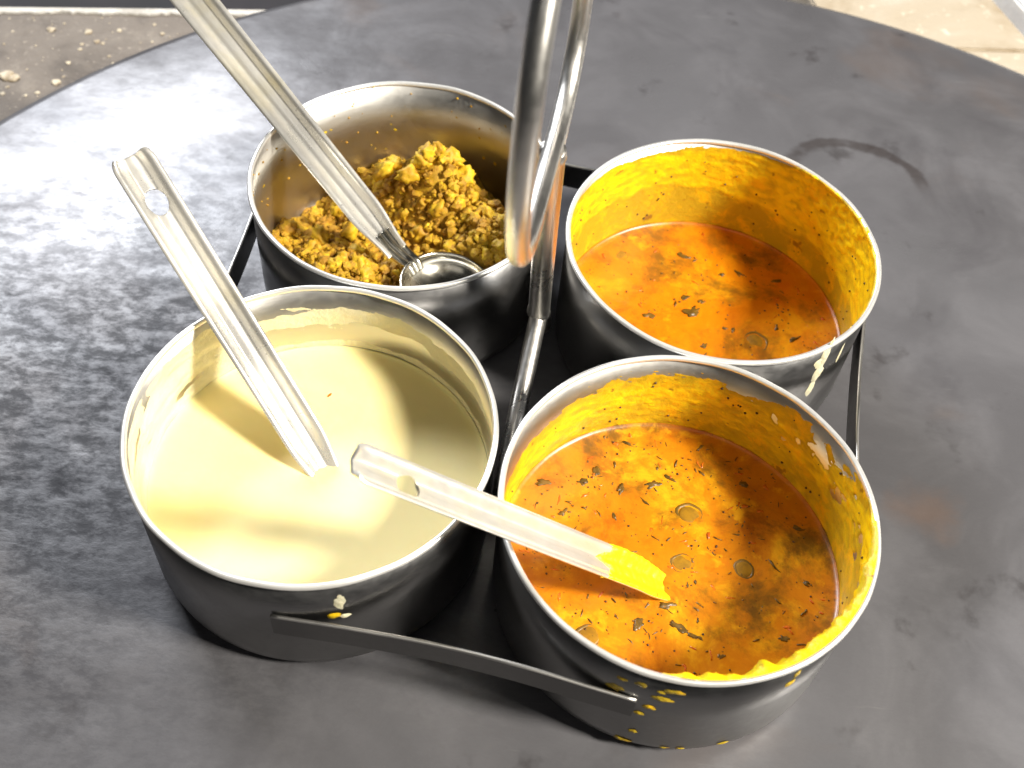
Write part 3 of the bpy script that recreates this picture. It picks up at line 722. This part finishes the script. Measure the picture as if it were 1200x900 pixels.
# ---------------------------------------------------------------- ladles
def ladle(label, base, u, length, w0, w1, depth, normal, hole_s, hole_r, bowl, coat=None, bend=0.0, tipr=5.0, ridges=False):
    """base: point where the handle meets the bowl; u: unit vector base -> tip"""
    u = Vector(u).normalized(); nrm = Vector(normal); nrm = (nrm - u * nrm.dot(u)).normalized(); sd = u.cross(nrm)
    base = Vector(base)
    root = empty('ladle', base); tag(root, label, 'ladle', 'steel ladles in the cups')
    ds = .55; N = int(length / ds); K = 22; vs = []; fs = []
    def half(s):                                    # s from the base
        w_ = w0 + (w1 - w0) * smooth(0, length, s)
        w_ *= .66 + .34 * smooth(0, 20, s)
        e = length - s
        if e < tipr: w_ *= .62 + .38 * math.sqrt(max(0, 1 - ((tipr - e) / tipr) ** 2))
        return w_ / 2
    def pt(s, t, lift=0):                           # t in -1..1 across
        hw = half(s); at = abs(t)
        prof = depth * (smooth(.30, .95, at) - .10 * smooth(.90, 1, at)) + depth * .10 * math.cos(t * math.pi * 3) * (.5 if ridges else .25)
        bd = bend * (s / length) ** 2; prof *= .25 + .75 * smooth(3, 26, s) if not ridges else 1
        return base + u * s + sd * (hw * t) + nrm * (prof + bd + lift)
    sel = {}
    for i in range(N + 1):
        for k in range(K + 1):
            vs.append(pt(i * ds, -1 + 2 * k / K))
    hs = length - hole_s
    inside = set()
    for i in range(N + 1):
        for k in range(K + 1):
            s = i * ds; t = -1 + 2 * k / K; x = half(s) * t; d = math.hypot((s - hs) / 1.2, x)
            if d < hole_r:
                q_ = i * (K + 1) + k; inside.add(q_)
                if d > .01:                             # pull the inner points out onto a clean oval
                    f = hole_r / d; s2 = hs + (s - hs) * f; vs[q_] = pt(s2, x * f / half(s2))
    for i in range(N):
        for k in range(K):
            a = i * (K + 1) + k; f = (a, a + K + 1, a + K + 2, a + 1)
            if all(q_ in inside for q_ in f): continue
            fs.append(f)
    used = sorted({q_ for f in fs for q_ in f}); mp = {q_: n_ for n_, q_ in enumerate(used)}
    vs = [vs[q_] for q_ in used]; fs = [tuple(mp[q_] for q_ in f) for f in fs]
    h = obj('handle', vs, fs, M_LADLE, root)
    md = h.modifiers.new('thick', 'SOLIDIFY'); md.thickness = 1.0 * MM; md.offset = 0
    bv = h.modifiers.new('edge', 'BEVEL'); bv.width = .3 * MM; bv.segments = 2; bv.limit_method = 'ANGLE'; bv.angle_limit = R(50)
    # bowl
    bc, br, bdp, bn = Vector(bowl[0]), bowl[1], bowl[2], Vector(bowl[3]).normalized()
    qx = bn.orthogonal().normalized(); qy = bn.cross(qx); vs = []; fs = []; n = 48; m_ = 14
    for k in range(m_ + 1):
        ph = (k / m_) * math.pi / 2
        for i in range(n):
            a = 2 * math.pi * i / n; vs.append(bc + (qx * math.cos(a) + qy * math.sin(a)) * (br * math.sin(ph) + .01) - bn * (bdp * math.cos(ph)))
    for k in range(m_):
        for i in range(n):
            j = (i + 1) % n; fs.append((k * n + i, k * n + j, (k + 1) * n + j, (k + 1) * n + i))
    fs.append(tuple(reversed(range(n))))
    b_ = obj('bowl', vs, fs, M_BOWL, root); md = b_.modifiers.new('thick', 'SOLIDIFY'); md.thickness = 1.0 * MM; md.offset = 0
    # neck joining handle and bowl
    pb = bc + (base - bc).normalized() * br * .92
    tv = []; tf = []
    for o_ in (-1, 0, 1):
        k = half(0) * .62 * o_
        nv, nf = tube(catmull([base + u * (9 if ridges else 1) + sd * k * 1.1 + nrm * (1.2 if o_ else .3), base + u * (3 if ridges else 0) + sd * k + nrm * (1.0 if ridges else -.5), base.lerp(pb, .45) + sd * k * .9 - nrm * .2, pb.lerp(base, .1) + sd * k * .8 - bn * .8, pb.lerp(bc, .12) + sd * k * .7 - bn * bdp * .35], False, 6), lambda t: 1.75 - .5 * t, 12)
        b0 = len(tv); tv += nv; tf += [tuple(q_ + b0 for q_ in f) for f in nf]
    obj('neck', tv, tf, M_BOWL, root)
    if coat:
        s0, s1 = coat; vs = []; fs = []; tk = []; NS = 70
        for i in range(NS + 1):
            s = s0 + (s1 - s0) * i / NS
            for k in range(K + 1):
                t = -1 + 2 * k / K; e = s1 - 4 - s + 7.0 * nz(t * 1.7, 5) + 3.0 * nz(t * 5, 9)
                th = .75 * smooth(0, 3.0, e) * (1 + .45 * fbm(s * .5, t * 2.5, 3, 3)) + .30 - 1.0 * smooth(0, -1, e)
                vs.append(pt(s, t * 1.03, th)); tk.append(1.0)
        n1 = len(vs)
        for i in range(NS + 1):
            s = s0 + (s1 - s0) * i / NS
            for k in range(K + 1): vs.append(pt(s, (-1 + 2 * k / K) * 1.0, -.2))
        for i in range(NS):
            for k in range(K):
                a = i * (K + 1) + k; fs.append((a, a + K + 1, a + K + 2, a + 1))
            for k in (0, K):
                a = i * (K + 1) + k; fs.append((a, n1 + a, n1 + a + K + 1, a + K + 1) if k == 0 else (a + K + 1, n1 + a + K + 1, n1 + a, a))
        o = obj('sauce_coat', vs, fs, M_COAT, root); at = o.data.attributes.new('thick', 'FLOAT', 'POINT'); at.data.foreach_set('value', tk + [1.0] * (len(vs) - len(tk)))
    return root
M_COAT = residue_mat('bright_sauce_coat', (.80, .50, .01), (.86, .58, .006), (.80, .44, .005), (.52, .22, .006))
def lin(pe, ze, pr, zr): a = onz(*pe, ze); b = onz(*pr, zr); return a, (b - a).normalized()
# chutney ladle
a, u = lin((376, 546), 23.5, (264, 366), 57.5)
ladle('broad steel ladle leaning over the left rim out of the cream chutney', a - u * 9, u, 122.5, 12.6, 13.4, 3.2, CAM - a + Vector((60, 0, 0)), 16.5, 3.6, ((-42, -58, 15.5), 13, 10, (0, 0, 1)), tipr=5)
# sambar ladle
a, u = lin((772, 688), 18.0, (608, 624), 58.0)
ladle('steel ladle with yellow coated lower end lying across two front cups', a - u * 9, u, 129, 12.0, 11.6, 2.8, (.12, .0, 1), 18, 3.2, ((64, -71, 13), 12, 9, (0, 0, 1)), coat=(3, 40), bend=0.6, tipr=4)
# crumble ladle
a, u = lin((466, 296), 27.0, (339, 138), 57.5)
bcn = BWL
ladle('long steel ladle resting in the yellow crumble, its tip out of frame', a, u, 140, 12.2, 14.0, 3.4, CAM - a, 15, 3.6, (bcn, BWR, 9.5, (.10, .05, 1)), tipr=5, ridges=True)
